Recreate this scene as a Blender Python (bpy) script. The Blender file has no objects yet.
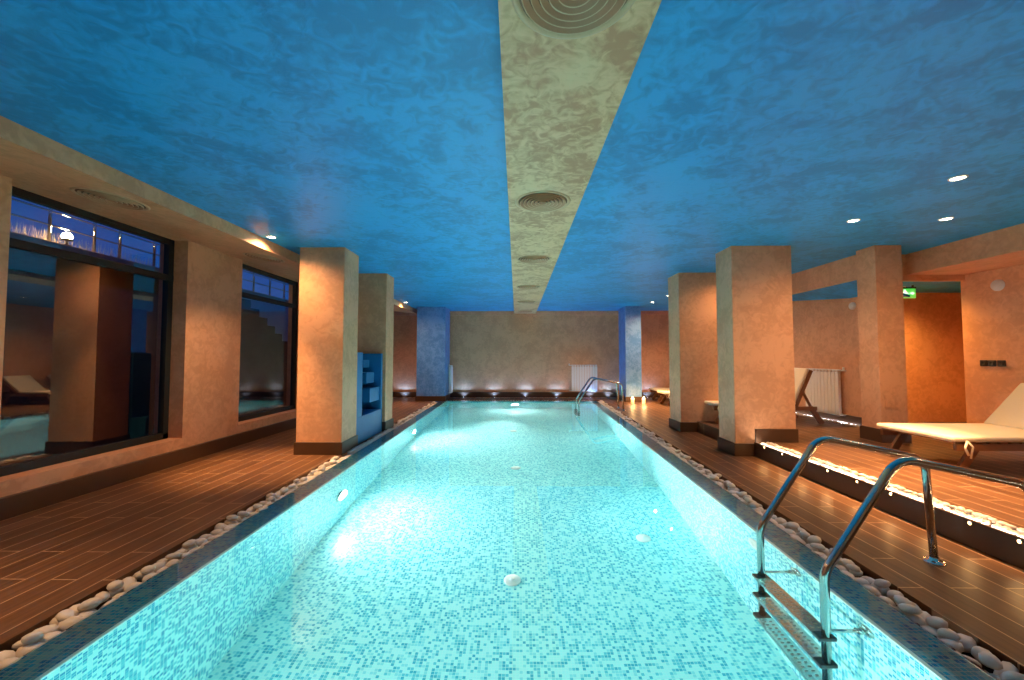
import bpy, bmesh, math, random
from mathutils import Vector, Matrix
random.seed(7)
SC = bpy.context.scene
COL = SC.collection
PI = math.pi

# ------------------------------------------------------------------ camera, world, exposure
F_PX = 412.0
CAM_Z = 1.3
cam_d = bpy.data.cameras.new('camera')
cam_d.sensor_width = 36.0
cam_d.lens = F_PX / 1024 * 36.0
cam_d.clip_start = 0.05
cam_d.clip_end = 2000
cam = bpy.data.objects.new('camera', cam_d)
COL.objects.link(cam)
cam.location = (0, 0, CAM_Z)
cam.rotation_euler = (PI / 2 + math.atan(17 / F_PX), 0, math.atan(7 / F_PX))
SC.camera = cam

SC.view_settings.view_transform = 'Standard'
SC.view_settings.look = 'None'
SC.view_settings.exposure = 0.0
SC.view_settings.gamma = 1.0
SC.view_settings.use_curve_mapping = False
SC.cycles.use_denoising = True

world = bpy.data.worlds.new('dusk')
SC.world = world
world.use_nodes = True
wn, wl = world.node_tree.nodes, world.node_tree.links
wn.clear()
w_out = wn.new('ShaderNodeOutputWorld')
w_bg = wn.new('ShaderNodeBackground')
w_tc = wn.new('ShaderNodeTexCoord')
w_sp = wn.new('ShaderNodeSeparateXYZ')
w_cr = wn.new('ShaderNodeValToRGB')
w_cr.color_ramp.elements[0].position = 0.0
w_cr.color_ramp.elements[0].color = (0.012, 0.13, 0.50, 1)
w_cr.color_ramp.elements[1].position = 0.6
w_cr.color_ramp.elements[1].color = (0.002, 0.065, 0.38, 1)
wl.new(w_tc.outputs['Generated'], w_sp.inputs[0])
wl.new(w_sp.outputs['Z'], w_cr.inputs[0])
wl.new(w_cr.outputs[0], w_bg.inputs[0])
w_bg.inputs[1].default_value = 0.75
wl.new(w_bg.outputs[0], w_out.inputs[0])

# light strengths, tuned in one place
POOL_E = 570.0         # emission of an underwater lamp lens
DOWN_W = 105.0        # ceiling downlights
UP_W = 26.0            # small uplights at the end wall
STRIP_E = 45.0        # LED strips among the pebbles
WARM = (1.0, 0.55, 0.24)
COOL = (0.20, 0.45, 1.0)
AQUA = (1.0, 0.91, 0.82)


# ------------------------------------------------------------------ helpers
def node_mat(name):
    m = bpy.data.materials.new(name)
    m.use_nodes = True
    n, l = m.node_tree.nodes, m.node_tree.links
    b = n['Principled BSDF']
    return m, n, l, b


def plain(name, col, rough=0.5, metal=0.0, bump=0.0, bscale=60, var=0.06):
    m, n, l, b = node_mat(name)
    tc = n.new('ShaderNodeTexCoord')
    nz = n.new('ShaderNodeTexNoise')
    nz.inputs['Scale'].default_value = bscale
    nz.inputs['Detail'].default_value = 3
    l.new(tc.outputs['Object'], nz.inputs['Vector'])
    mx = n.new('ShaderNodeMix')
    mx.data_type = 'RGBA'
    mx.inputs[6].default_value = (*[c * (1 - var) for c in col], 1)
    mx.inputs[7].default_value = (*[min(1, c * (1 + var)) for c in col], 1)
    l.new(nz.outputs['Fac'], mx.inputs[0])
    l.new(mx.outputs[2], b.inputs['Base Color'])
    b.inputs['Roughness'].default_value = rough
    b.inputs['Metallic'].default_value = metal
    if bump:
        bp = n.new('ShaderNodeBump')
        bp.inputs['Strength'].default_value = bump
        bp.inputs['Distance'].default_value = 0.01
        l.new(nz.outputs['Fac'], bp.inputs['Height'])
        l.new(bp.outputs[0], b.inputs['Normal'])
    return m


def emis(name, col, strength):
    m, n, l, b = node_mat(name)
    b.inputs['Base Color'].default_value = (0.8, 0.8, 0.8, 1)
    b.inputs['Emission Color'].default_value = (*col, 1)
    b.inputs['Emission Strength'].default_value = strength
    return m


def stucco(name, c1, c2, rough=0.45, scale=2.6, bump=0.25, stretch=(1, 1, 1)):
    """Trowelled decorative plaster: swirled two-tone colour with a light relief."""
    m, n, l, b = node_mat(name)
    tc = n.new('ShaderNodeTexCoord')
    mp = n.new('ShaderNodeMapping')
    mp.inputs['Scale'].default_value = stretch
    l.new(tc.outputs['Object'], mp.inputs['Vector'])
    n1 = n.new('ShaderNodeTexNoise')
    n1.inputs['Scale'].default_value = scale
    n1.inputs['Detail'].default_value = 9
    n1.inputs['Roughness'].default_value = 0.62
    n1.inputs['Distortion'].default_value = 0.9
    l.new(mp.outputs[0], n1.inputs['Vector'])
    n2 = n.new('ShaderNodeTexNoise')
    n2.inputs['Scale'].default_value = scale * 6
    n2.inputs['Detail'].default_value = 6
    n2.inputs['Distortion'].default_value = 1.3
    l.new(mp.outputs[0], n2.inputs['Vector'])
    ad = n.new('ShaderNodeMath')
    ad.operation = 'MULTIPLY_ADD'
    ad.inputs[1].default_value = 0.8
    l.new(n2.outputs['Fac'], ad.inputs[0])
    l.new(n1.outputs['Fac'], ad.inputs[2])
    cr = n.new('ShaderNodeValToRGB')
    cr.color_ramp.elements[0].position = 0.77
    cr.color_ramp.elements[0].color = (*c1, 1)
    cr.color_ramp.elements[1].position = 1.0
    cr.color_ramp.elements[1].color = (*c2, 1)
    l.new(ad.outputs[0], cr.inputs[0])
    l.new(cr.outputs[0], b.inputs['Base Color'])
    b.inputs['Roughness'].default_value = rough
    bp = n.new('ShaderNodeBump')
    bp.inputs['Strength'].default_value = bump
    bp.inputs['Distance'].default_value = 0.008
    l.new(ad.outputs[0], bp.inputs['Height'])
    l.new(bp.outputs[0], b.inputs['Normal'])
    return m


def planks(name, c1, c2, grout, rough=0.42):
    m, n, l, b = node_mat(name)
    tc = n.new('ShaderNodeTexCoord')
    sp = n.new('ShaderNodeSeparateXYZ')
    cb = n.new('ShaderNodeCombineXYZ')
    l.new(tc.outputs['Object'], sp.inputs[0])
    l.new(sp.outputs['Y'], cb.inputs['X'])
    l.new(sp.outputs['X'], cb.inputs['Y'])
    br = n.new('ShaderNodeTexBrick')
    br.inputs['Scale'].default_value = 1
    br.inputs['Brick Width'].default_value = 0.92
    br.inputs['Row Height'].default_value = 0.152
    br.inputs['Mortar Size'].default_value = 0.0042
    br.inputs['Mortar Smooth'].default_value = 0.1
    br.inputs['Color1'].default_value = (*c1, 1)
    br.inputs['Color2'].default_value = (*c2, 1)
    br.inputs['Mortar'].default_value = (*grout, 1)
    br.offset = 0.37
    l.new(cb.outputs[0], br.inputs['Vector'])
    mp = n.new('ShaderNodeMapping')
    mp.inputs['Scale'].default_value = (30, 1.6, 30)
    l.new(tc.outputs['Object'], mp.inputs['Vector'])
    gr = n.new('ShaderNodeTexNoise')
    gr.inputs['Scale'].default_value = 1.3
    gr.inputs['Detail'].default_value = 5
    l.new(mp.outputs[0], gr.inputs['Vector'])
    cr = n.new('ShaderNodeValToRGB')
    cr.color_ramp.elements[0].position = 0.3
    cr.color_ramp.elements[0].color = (0.68, 0.68, 0.68, 1)
    cr.color_ramp.elements[1].position = 0.72
    cr.color_ramp.elements[1].color = (1.2, 1.2, 1.2, 1)
    l.new(gr.outputs['Fac'], cr.inputs[0])
    mu = n.new('ShaderNodeMix')
    mu.data_type = 'RGBA'
    mu.blend_type = 'MULTIPLY'
    mu.inputs[0].default_value = 1.0
    l.new(br.outputs['Color'], mu.inputs[6])
    l.new(cr.outputs[0], mu.inputs[7])
    l.new(mu.outputs[2], b.inputs['Base Color'])
    b.inputs['Roughness'].default_value = rough
    b.inputs['Specular IOR Level'].default_value = 0.26
    bp = n.new('ShaderNodeBump')
    bp.inputs['Strength'].default_value = 0.15
    bp.inputs['Distance'].default_value = 0.004
    l.new(gr.outputs['Fac'], bp.inputs['Height'])
    l.new(bp.outputs[0], b.inputs['Normal'])
    return m


def mosaic(name, stops, grout, size=0.0235, rough=0.18):
    """Small glass tiles; every tile takes one colour of the palette at random (UV in metres)."""
    m, n, l, b = node_mat(name)
    uv = n.new('ShaderNodeUVMap')
    sc = n.new('ShaderNodeVectorMath')
    sc.operation = 'SCALE'
    sc.inputs['Scale'].default_value = 1.0 / size
    l.new(uv.outputs[0], sc.inputs[0])
    fl = n.new('ShaderNodeVectorMath')
    fl.operation = 'FLOOR'
    l.new(sc.outputs[0], fl.inputs[0])
    fr = n.new('ShaderNodeVectorMath')
    fr.operation = 'FRACTION'
    l.new(sc.outputs[0], fr.inputs[0])
    wn_ = n.new('ShaderNodeTexWhiteNoise')
    wn_.noise_dimensions = '2D'
    l.new(fl.outputs[0], wn_.inputs['Vector'])
    cr = n.new('ShaderNodeValToRGB')
    cr.color_ramp.interpolation = 'CONSTANT'
    els = cr.color_ramp.elements
    els[0].position, els[0].color = stops[0][0], (*stops[0][1], 1)
    els[1].position, els[1].color = stops[1][0], (*stops[1][1], 1)
    for p, c in stops[2:]:
        e = els.new(p)
        e.color = (*c, 1)
    l.new(wn_.outputs['Value'], cr.inputs[0])
    sp = n.new('ShaderNodeSeparateXYZ')
    l.new(fr.outputs[0], sp.inputs[0])
    gx = n.new('ShaderNodeMath')
    gx.operation = 'LESS_THAN'
    gx.inputs[1].default_value = 0.13
    l.new(sp.outputs['X'], gx.inputs[0])
    gy = n.new('ShaderNodeMath')
    gy.operation = 'LESS_THAN'
    gy.inputs[1].default_value = 0.13
    l.new(sp.outputs['Y'], gy.inputs[0])
    mxx = n.new('ShaderNodeMath')
    mxx.operation = 'MAXIMUM'
    l.new(gx.outputs[0], mxx.inputs[0])
    l.new(gy.outputs[0], mxx.inputs[1])
    mx = n.new('ShaderNodeMix')
    mx.data_type = 'RGBA'
    mx.inputs[7].default_value = (*grout, 1)
    l.new(mxx.outputs[0], mx.inputs[0])
    l.new(cr.outputs[0], mx.inputs[6])
    l.new(mx.outputs[2], b.inputs['Base Color'])
    b.inputs['Roughness'].default_value = rough
    return m


M = {}
M['wall'] = stucco('wall_plaster', (0.60, 0.30, 0.155), (0.72, 0.375, 0.205), 0.5, 1.8, 0.16)
M['beam'] = stucco('beam_plaster', (0.47, 0.23, 0.115), (0.74, 0.48, 0.27), 0.45, 2.0, 0.4)
M['blue'] = stucco('blue_plaster', (0.003, 0.23, 0.57), (0.012, 0.345, 0.80), 0.45, 1.6, 0.5)
M['blue'].node_tree.nodes['Principled BSDF'].inputs['Specular IOR Level'].default_value = 0.36
M['bluecol'] = stucco('blue_column_plaster', (0.07, 0.21, 0.54), (0.15, 0.32, 0.68), 0.4, 3.0, 0.3)
M['deck'] = planks('wood_planks', (0.090, 0.040, 0.018), (0.135, 0.062, 0.029), (0.42, 0.26, 0.15))
M['plinth'] = plain('dark_plinth', (0.075, 0.037, 0.020), 0.35, var=0.15, bscale=9)
M['dark'] = plain('channel_dark', (0.03, 0.018, 0.012), 0.7)
M['stone'] = plain('white_pebble', (0.66, 0.60, 0.53), 0.5, bscale=14, var=0.10, bump=0.1)
PALE, MID, DEEP, INK = (0.44, 0.90, 0.88), (0.11, 0.60, 0.70), (0.02, 0.34, 0.55), (0.01, 0.19, 0.42)
M['tile_wall'] = mosaic('mosaic_wall', [(0.0, PALE), (0.44, MID), (0.72, (0.05, 0.45, 0.62)), (0.90, DEEP)], (0.54, 0.88, 0.86))
M['tile_floor'] = mosaic('mosaic_floor', [(0.0, PALE), (0.46, (0.26, 0.77, 0.80)), (0.66, MID), (0.86, (0.05, 0.46, 0.60))], (0.54, 0.90, 0.88))
M['tile_edge'] = plain('pool_edge_tile', (0.70, 0.90, 0.88), 0.25)
M['steel'] = plain('polished_steel', (0.62, 0.60, 0.57), 0.14, 1.0, var=0.02)
M['grip'] = plain('grip_grey', (0.22, 0.24, 0.23), 0.5)
M['black_plastic'] = plain('black_plastic', (0.012, 0.014, 0.014), 0.4)
M['white_plastic'] = plain('white_plastic', (0.75, 0.73, 0.70), 0.35)
M['radiator'] = plain('white_enamel', (0.86, 0.83, 0.80), 0.3)
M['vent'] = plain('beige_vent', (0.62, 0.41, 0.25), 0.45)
M['vent_dark'] = plain('vent_back_brown', (0.16, 0.080, 0.045), 0.6)  # brown plate behind the rings
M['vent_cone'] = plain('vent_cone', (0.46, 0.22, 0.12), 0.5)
M['frame'] = plain('window_frame_dark', (0.008, 0.011, 0.011), 0.6)
M['cushion'] = plain('cream_cushion', (0.72, 0.64, 0.49), 0.8, bscale=120, bump=0.15)
M['wood'] = plain('lounger_wood', (0.20, 0.080, 0.028), 0.4, bscale=20, var=0.2)
M['cascade'] = plain('cascade_blue', (0.0, 0.145, 0.36), 0.6, bscale=6, var=0.1)
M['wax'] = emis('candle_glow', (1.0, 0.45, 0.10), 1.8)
M['flame'] = emis('candle_flame', (1.0, 0.72, 0.30), 14.0)
M['lens_warm'] = emis('downlight_lens', (1.0, 0.80, 0.55), 30.0)
M['lens_cool'] = emis('uplight_lens', (0.86, 0.92, 1.0), 25.0)
M['lens_step'] = emis('step_light_lens', (1.0, 0.62, 0.25), 9.0)
M['lens_pool'] = emis('pool_lamp_lens', AQUA, POOL_E)
M['strip'] = emis('led_strip', (1.0, 0.86, 0.68), STRIP_E)
M['strip_cool'] = emis('led_strip_cool', (0.95, 0.93, 1.0), STRIP_E * 0.25)
M['exit_green'] = emis('exit_green', (0.0, 0.70, 0.04), 0.9)
M['exit_white'] = emis('exit_white', (0.75, 1.0, 0.80), 1.6)
M['concrete'] = plain('outside_concrete', (0.20, 0.18, 0.17), 0.9, bscale=5, var=0.15)
M['dusk_tone'] = plain('outside_wall_dusk_paint', (0.55, 0.55, 0.58), 0.9, bscale=5, var=0.1)  # paler than the retaining wall: dusk light put into the colour
M['dark_concrete'] = plain('outside_dark_wall', (0.06, 0.055, 0.06), 0.9, bscale=5, var=0.2)
M['hill'] = plain('far_hill', (0.010, 0.016, 0.03), 1.0, bscale=2, var=0.3)
M['grass'] = plain('dry_grass', (0.42, 0.34, 0.22), 0.8)
M['lamp_warm'] = emis('outdoor_lamp_lens', (1.0, 0.62, 0.22), 300.0)


def water_mat():
    m = bpy.data.materials.new('pool_water')
    m.use_nodes = True
    n, l = m.node_tree.nodes, m.node_tree.links
    n.remove(n['Principled BSDF'])
    g = n.new('ShaderNodeBsdfGlass')
    g.inputs['Color'].default_value = (0.86, 0.98, 0.99, 1)
    g.inputs['Roughness'].default_value = 0.0
    g.inputs['IOR'].default_value = 1.333
    tc = n.new('ShaderNodeTexCoord')
    nz = n.new('ShaderNodeTexNoise')
    nz.inputs['Scale'].default_value = 1.6
    nz.inputs['Detail'].default_value = 1
    l.new(tc.outputs['Object'], nz.inputs['Vector'])
    bp = n.new('ShaderNodeBump')
    bp.inputs['Strength'].default_value = 0.04
    bp.inputs['Distance'].default_value = 0.02
    l.new(nz.outputs['Fac'], bp.inputs['Height'])
    l.new(bp.outputs[0], g.inputs['Normal'])
    l.new(g.outputs[0], n['Material Output'].inputs['Surface'])
    return m


def pane_mat():
    m = bpy.data.materials.new('window_glass')
    m.use_nodes = True
    n, l = m.node_tree.nodes, m.node_tree.links
    n.remove(n['Principled BSDF'])
    t = n.new('ShaderNodeBsdfTransparent')
    t.inputs[0].default_value = (0.80, 0.84, 0.90, 1)
    g = n.new('ShaderNodeBsdfGlossy')
    g.inputs['Roughness'].default_value = 0.0
    fr = n.new('ShaderNodeFresnel')
    fr.inputs['IOR'].default_value = 2.3
    mx = n.new('ShaderNodeMixShader')
    l.new(fr.outputs[0], mx.inputs[0])
    l.new(t.outputs[0], mx.inputs[1])
    l.new(g.outputs[0], mx.inputs[2])
    l.new(mx.outputs[0], n['Material Output'].inputs['Surface'])
    return m


M['water'] = water_mat()
M['pane'] = pane_mat()


def link(name, bm, mat, parent=None, smooth=False, loc=None):
    me = bpy.data.meshes.new(name)
    bm.normal_update()
    if smooth:
        for f in bm.faces:
            f.smooth = True
    bm.to_mesh(me)
    bm.free()
    mats = mat if isinstance(mat, (list, tuple)) else [mat]
    for x in mats:
        me.materials.append(x)
    o = bpy.data.objects.new(name, me)
    COL.objects.link(o)
    if loc is not None:
        o.location = loc
    if parent is not None:
        o.parent = parent
    return o


def empty(name, label, cat, loc=(0, 0, 0), rz=0.0, group=None):
    o = bpy.data.objects.new(name, None)
    o.empty_display_size = 0.1
    COL.objects.link(o)
    o.location = loc
    o.rotation_euler = (0, 0, rz)
    return tag(o, label, cat, group)


def tag(o, label, cat, group=None, kind=None):
    o['label'] = label
    o['category'] = cat
    if group:
        o['group'] = group
    if kind:
        o['kind'] = kind
    return o


def struct(o, label=None, cat=None):
    o['kind'] = 'structure'
    if label:
        o['label'] = label
        o['category'] = cat
    return o


def copy_tree(o, parent=None):
    c = o.copy()
    COL.objects.link(c)
    c.parent = parent
    for ch in list(o.children):
        copy_tree(ch, c)
    return c


def box(bm, x0, x1, y0, y1, z0, z1, bev=0.0, mi=0):
    vs = [bm.verts.new(p) for p in ((x0, y0, z0), (x1, y0, z0), (x1, y1, z0), (x0, y1, z0),
                                    (x0, y0, z1), (x1, y0, z1), (x1, y1, z1), (x0, y1, z1))]
    fs = []
    for q in ((3, 2, 1, 0), (4, 5, 6, 7), (0, 1, 5, 4), (1, 2, 6, 5), (2, 3, 7, 6), (3, 0, 4, 7)):
        f = bm.faces.new([vs[i] for i in q])
        f.material_index = mi
        fs.append(f)
    if bev:
        es = list({e for f in fs for e in f.edges})
        bmesh.ops.bevel(bm, geom=es, offset=bev, segments=2, affect='EDGES', profile=0.6)


def prism(bm, pts, z0, z1, mi=0):
    """Extrude an x-y polygon (counter-clockwise) from z0 to z1."""
    a = [bm.verts.new((x, y, z0)) for x, y in pts]
    b = [bm.verts.new((x, y, z1)) for x, y in pts]
    k = len(pts)
    f = bm.faces.new(b)
    f.material_index = mi
    bm.faces.new(a[::-1]).material_index = mi
    for i in range(k):
        j = (i + 1) % k
        bm.faces.new((a[i], a[j], b[j], b[i])).material_index = mi


def lathe(bm, prof, seg=32, mat=None, mi=0):
    """Revolve (radius, z) pairs about z; mat places the result."""
    rings = []
    new = []
    for r, z in prof:
        if r < 1e-6:
            v = bm.verts.new((0, 0, z))
            rings.append([v])
            new.append(v)
        else:
            ring = [bm.verts.new((r * math.cos(2 * PI * i / seg), r * math.sin(2 * PI * i / seg), z)) for i in range(seg)]
            rings.append(ring)
            new += ring
    for a, b in zip(rings, rings[1:]):
        for i in range(seg):
            j = (i + 1) % seg
            if len(a) == 1 and len(b) == 1:
                continue
            if len(a) == 1:
                f = bm.faces.new((a[0], b[i], b[j]))
            elif len(b) == 1:
                f = bm.faces.new((a[i], a[j], b[0]))
            else:
                f = bm.faces.new((a[i], a[j], b[j], b[i]))
            f.material_index = mi
            f.smooth = True
    if mat is not None:
        for v in new:
            v.co = mat @ v.co
    return new


def fillet(pts, r, n=7):
    out = [Vector(pts[0])]
    for i in range(1, len(pts) - 1):
        p, a, b = Vector(pts[i]), Vector(pts[i - 1]), Vector(pts[i + 1])
        u, v = (a - p).normalized(), (b - p).normalized()
        ang = u.angle(v)
        rr = r[i - 1] if isinstance(r, (list, tuple)) else r
        d = min(rr / math.tan(ang / 2), 0.48 * (a - p).length, 0.48 * (b - p).length)
        R = d * math.tan(ang / 2)
        c = p + (u + v).normalized() * (R / math.sin(ang / 2))
        s, e = p + u * d - c, p + v * d - c
        tot = s.angle(e)
        ax = s.cross(e).normalized()
        for k in range(n + 1):
            out.append(c + Matrix.Rotation(tot * k / n, 3, ax) @ s)
    out.append(Vector(pts[-1]))
    return out


def tube(bm, pts, r, seg=14, cap=True):
    pts = [Vector(p) for p in pts]
    rings = []
    t0 = (pts[1] - pts[0]).normalized()
    ref = Vector((0, 1, 0)) if abs(t0.y) < 0.9 else Vector((1, 0, 0))
    nrm = t0.cross(ref).normalized()
    for i, p in enumerate(pts):
        if i == 0:
            t = t0
        elif i == len(pts) - 1:
            t = (pts[-1] - pts[-2]).normalized()
        else:
            t = ((pts[i + 1] - p).normalized() + (p - pts[i - 1]).normalized()).normalized()
        nrm = (nrm - t * nrm.dot(t)).normalized()
        bn = t.cross(nrm)
        rings.append([bm.verts.new(p + (nrm * math.cos(2 * PI * k / seg) + bn * math.sin(2 * PI * k / seg)) * r) for k in range(seg)])
    for a, b in zip(rings, rings[1:]):
        for k in range(seg):
            j = (k + 1) % seg
            bm.faces.new((a[k], a[j], b[j], b[k])).smooth = True
    if cap:
        bm.faces.new(rings[0][::-1])
        bm.faces.new(rings[-1])


def bar(bm, p, q, w, h, up=(0, 0, 1)):
    """A square-edged beam of section w x h from p to q."""
    p, q = Vector(p), Vector(q)
    t = (q - p).normalized()
    s = t.cross(Vector(up)).normalized()
    u = s.cross(t)
    vs = []
    for c in (p, q):
        for a, b in ((-1, -1), (1, -1), (1, 1), (-1, 1)):
            vs.append(bm.verts.new(c + s * (a * w / 2) + u * (b * h / 2)))
    for qd in ((3, 2, 1, 0), (4, 5, 6, 7), (0, 1, 5, 4), (1, 2, 6, 5), (2, 3, 7, 6), (3, 0, 4, 7)):
        bm.faces.new([vs[i] for i in qd])


def spot(name, loc, power, col, angle=110, blend=0.6, size=0.04, rot=(0, 0, 0), parent=None):
    d = bpy.data.lights.new(name, 'SPOT')
    d.energy = power
    d.color = col
    d.spot_size = math.radians(angle)
    d.spot_blend = blend
    d.shadow_soft_size = size
    o = bpy.data.objects.new(name, d)
    COL.objects.link(o)
    o.location = loc
    o.rotation_euler = rot
    if parent:
        o.parent = parent
    return o


# ------------------------------------------------------------------ the plan, in metres
HC = 2.79            # blue ceiling
Y0, Y1 = -2.2, 13.4  # room, near and far
WL = -4.15           # left wall face
PD = 1.42            # pool depth
PN, PF = 0.55, 12.2  # pool near and far ends


def xl(y):           # left pool edge
    return -1.965 - 0.18 * (y - 1.7) / 10.7


def xr(y):           # right pool edge
    return 1.735 + 0.385 * (y - 1.75) / 10.7


CW, SW = 0.205, 0.175      # mosaic rim, pebble channel
RX, RZ = 3.10, 0.18        # raised platform edge and height
RIGHT = 6.45               # right wall
PART = 5.50                # wall with the radiator

# --- ceiling
bm = bmesh.new()
box(bm, -4.7, 8.3, Y0 - 0.3, 14.0, HC, HC + 0.25)
struct(link('ceiling', bm, M['blue']))
bm = bmesh.new()
prism(bm, [(-0.057, Y0), (0.568, Y0), (0.541, Y1), (-0.158, Y1)], 2.70, HC + 0.02)
struct(link('ceiling_beam', bm, M['beam']))
# --- left bulkhead
bm = bmesh.new()
TILT = math.atan(0.105 / 0.95)


def SOF(x):          # its underside rises a little towards the windows
    return 2.655 + 0.105 * (-3.20 - x) / 0.95


sec = [(-3.20, SOF(-3.20)), (-3.20, HC + 0.02), (-4.6, HC + 0.02), (-4.6, SOF(-4.15)), (-4.15, SOF(-4.15))]
ra = [bm.verts.new((x, Y0, z)) for x, z in sec]
rb = [bm.verts.new((x, 12.85, z)) for x, z in sec]
bm.faces.new(ra[::-1])
bm.faces.new(rb)
for i in range(5):
    j = (i + 1) % 5
    bm.faces.new((ra[i], ra[j], rb[j], rb[i]))
bmesh.ops.recalc_face_normals(bm, faces=bm.faces)
struct(link('bulkhead_left', bm, M['wall']))

# --- left wall with two window openings
W1 = (3.25, 5.05)
W2 = (6.065, 7.95)
SILL = 0.30
bm = bmesh.new()
TH = 0.36
for a, b in ((Y0, W1[0]), (W1[1], W2[0]), (W2[1], Y1 + 0.2)):
    box(bm, WL - TH, WL, a, b, -0.1, HC + 0.02)
for a, b in (W1, W2):
    box(bm, WL - TH, WL, a, b, -0.1, SILL)
    box(bm, WL - TH, WL - 0.12, a, b, 2.765, HC + 0.02)
struct(link('wall_left', bm, M['wall']))
bm = bmesh.new()
box(bm, WL - 0.01, WL + 0.045, Y0, Y1, 0.0, 0.175, 0.004)
struct(link('baseboard_left', bm, M['plinth']))

# --- end wall, near wall
bm = bmesh.new()
box(bm, WL - TH, 8.3, Y1, Y1 + 0.25, -0.1, HC + 0.02)
struct(link('wall_far', bm, M['wall']))
bm = bmesh.new()
box(bm, WL - TH, 8.3, Y0 - 0.25, Y0, -0.1, HC + 0.02)
struct(link('wall_near', bm, M['wall']))
bm = bmesh.new()
box(bm, WL, PART, Y1 - 0.05, Y1 + 0.01, 0.0, 0.17, 0.004)
struct(link('baseboard_far', bm, M['plinth']))
bm = bmesh.new()
box(bm, WL, PART, Y1 - 0.10, Y1 + 0.01, HC - 0.13, HC + 0.01, 0.004)
struct(link('trim_1', bm, M['wall']))

# --- right side walls
bm = bmesh.new()
box(bm, RIGHT, RIGHT + 0.25, Y0, 6.09, -0.1, HC + 0.02)
box(bm, RIGHT + 0.02, 8.3, 5.84, 6.09, -0.1, HC + 0.02)
struct(link('wall_right', bm, M['wall']))
bm = bmesh.new()
box(bm, PART, PART + 0.25, 6.70, Y1, -0.1, HC + 0.02)
struct(link('wall_partition', bm, M['wall']))
bm = bmesh.new()
box(bm, PART + 0.24, 8.3, 7.30, 7.55, -0.1, HC + 0.02)
box(bm, 8.05, 8.3, 6.09, 7.3, -0.1, HC + 0.02)
struct(link('wall_recess', bm, M['wall']))
bm = bmesh.new()
box(bm, PART - 0.03, PART + 0.01, 6.70, Y1, 0.0, 0.33, 0.004)
struct(link('baseboard_partition', bm, M['plinth']))
bm = bmesh.new()
box(bm, RIGHT - 0.03, RIGHT + 0.01, Y0, 6.09, RZ - 0.02, 0.33, 0.004)
struct(link('baseboard_right', bm, M['plinth']))
# bulkhead near (from the right wall) and the lowered soffit beyond it
bm = bmesh.new()
box(bm, 5.62, RIGHT + 0.05, Y0, 6.06, 2.49, HC + 0.02)
struct(link('bulkhead_right', bm, M['wall']))
bm = bmesh.new()
box(bm, 4.91, 4.99, 5.78, 9.2, 2.435, HC + 0.02)
struct(link('bulkhead_far_right', bm, M['wall']))
bm = bmesh.new()
box(bm, PART + 0.2, 8.1, 6.075, 9.1, 2.425, 2.445)
v = [bm.verts.new(p) for p in ((4.95, 6.08, 2.45), (4.95, 9.15, 2.45), (PART + 0.21, 9.15, 2.62), (PART + 0.21, 6.08, 2.17))]
w_ = [bm.verts.new((q.co.x, q.co.y, q.co.z + 0.03)) for q in v]
bm.faces.new(v)
bm.faces.new(w_[::-1])
for i in range(4):
    j = (i + 1) % 4
    bm.faces.new((v[j], v[i], w_[i], w_[j]))
struct(link('ceiling_lowered', bm, M['blue']))

bm = bmesh.new()
box(bm, PART - 0.3, 8.1, 6.03, 6.10, 2.405, HC + 0.01)
struct(link('trim_5', bm, M['wall']))
# --- decks (each slab stops at the pebble channels)
def side_pts(fn, off, ya, yb, n=2):
    return [(fn(ya + (yb - ya) * i / (n - 1)) + off, ya + (yb - ya) * i / (n - 1)) for i in range(n)]


bm = bmesh.new()
L = side_pts(xl, -(CW + SW), Y0, 12.62)
prism(bm, [(WL - 0.02, Y0), L[0], L[1], (WL - 0.02, 12.62)], -0.12, 0.0)
R = side_pts(xr, CW + SW, Y0, 12.62)
prism(bm, [R[0], (RX + 0.05, Y0), (RX + 0.05, 12.62), R[1]], -0.12, 0.0)
box(bm, RX + 0.05, PART, 8.5, 12.62, -0.12, 0.0)
box(bm, WL - 0.02, PART, 12.62, 13.19, -0.12, 0.0)
prism(bm, [L[0], R[0], (R[0][0], PN - 0.4), (L[0][0], PN - 0.4)], -0.12, 0.0)
struct(link('floor', bm, M['deck']))
bm = bmesh.new()
GW = 0.15
box(bm, RX + GW, RIGHT + 0.02, Y0, 5.515, 0.0, RZ)
box(bm, RX, RIGHT + 0.02, 5.515, 6.70, 0.0, RZ)
box(bm, RX, PART, 6.70, 8.5, 0.0, RZ)
box(bm, PART, 8.3, 6.0, 7.4, 0.0, RZ - 0.001)
plat = link('floor_platform', bm, M['deck'])
struct(plat)
bm = bmesh.new()
box(bm, RX - 0.012, RX + 0.012, Y0, 5.515, 0.0, RZ + 0.004)
box(bm, RX, RX + GW + 0.002, Y0, 5.515, 0.0, RZ - 0.045)
struct(link('trim_2', bm, M['plinth']))
# subfloor under everything (closes the channels)
bm = bmesh.new()
L2, R2 = side_pts(xl, -CW - 0.005, PN - 0.2, PF + 0.2), side_pts(xr, CW + 0.005, PN - 0.2, PF + 0.2)
L2 = [(x + 0.03, y) for x, y in L2]
R2 = [(x - 0.03, y) for x, y in R2]
prism(bm, [(WL - 0.1, L2[0][1]), L2[0], L2[1], (WL - 0.1, L2[1][1])], -0.2, -0.075)
prism(bm, [R2[0], (RIGHT, R2[0][1]), (RIGHT, R2[1][1]), R2[1]], -0.2, -0.075)
box(bm, WL - 0.1, RIGHT, PF + 0.19, Y1 + 0.1, -0.2, -0.075)
box(bm, WL - 0.1, RIGHT, Y0 - 0.1, PN - 0.18, -0.2, -0.075)
struct(link('floor_channel', bm, M['dark']))

# --- pool basin with UVs in metres
bm = bmesh.new()
uvl = bm.loops.layers.uv.new('UVMap')


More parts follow.
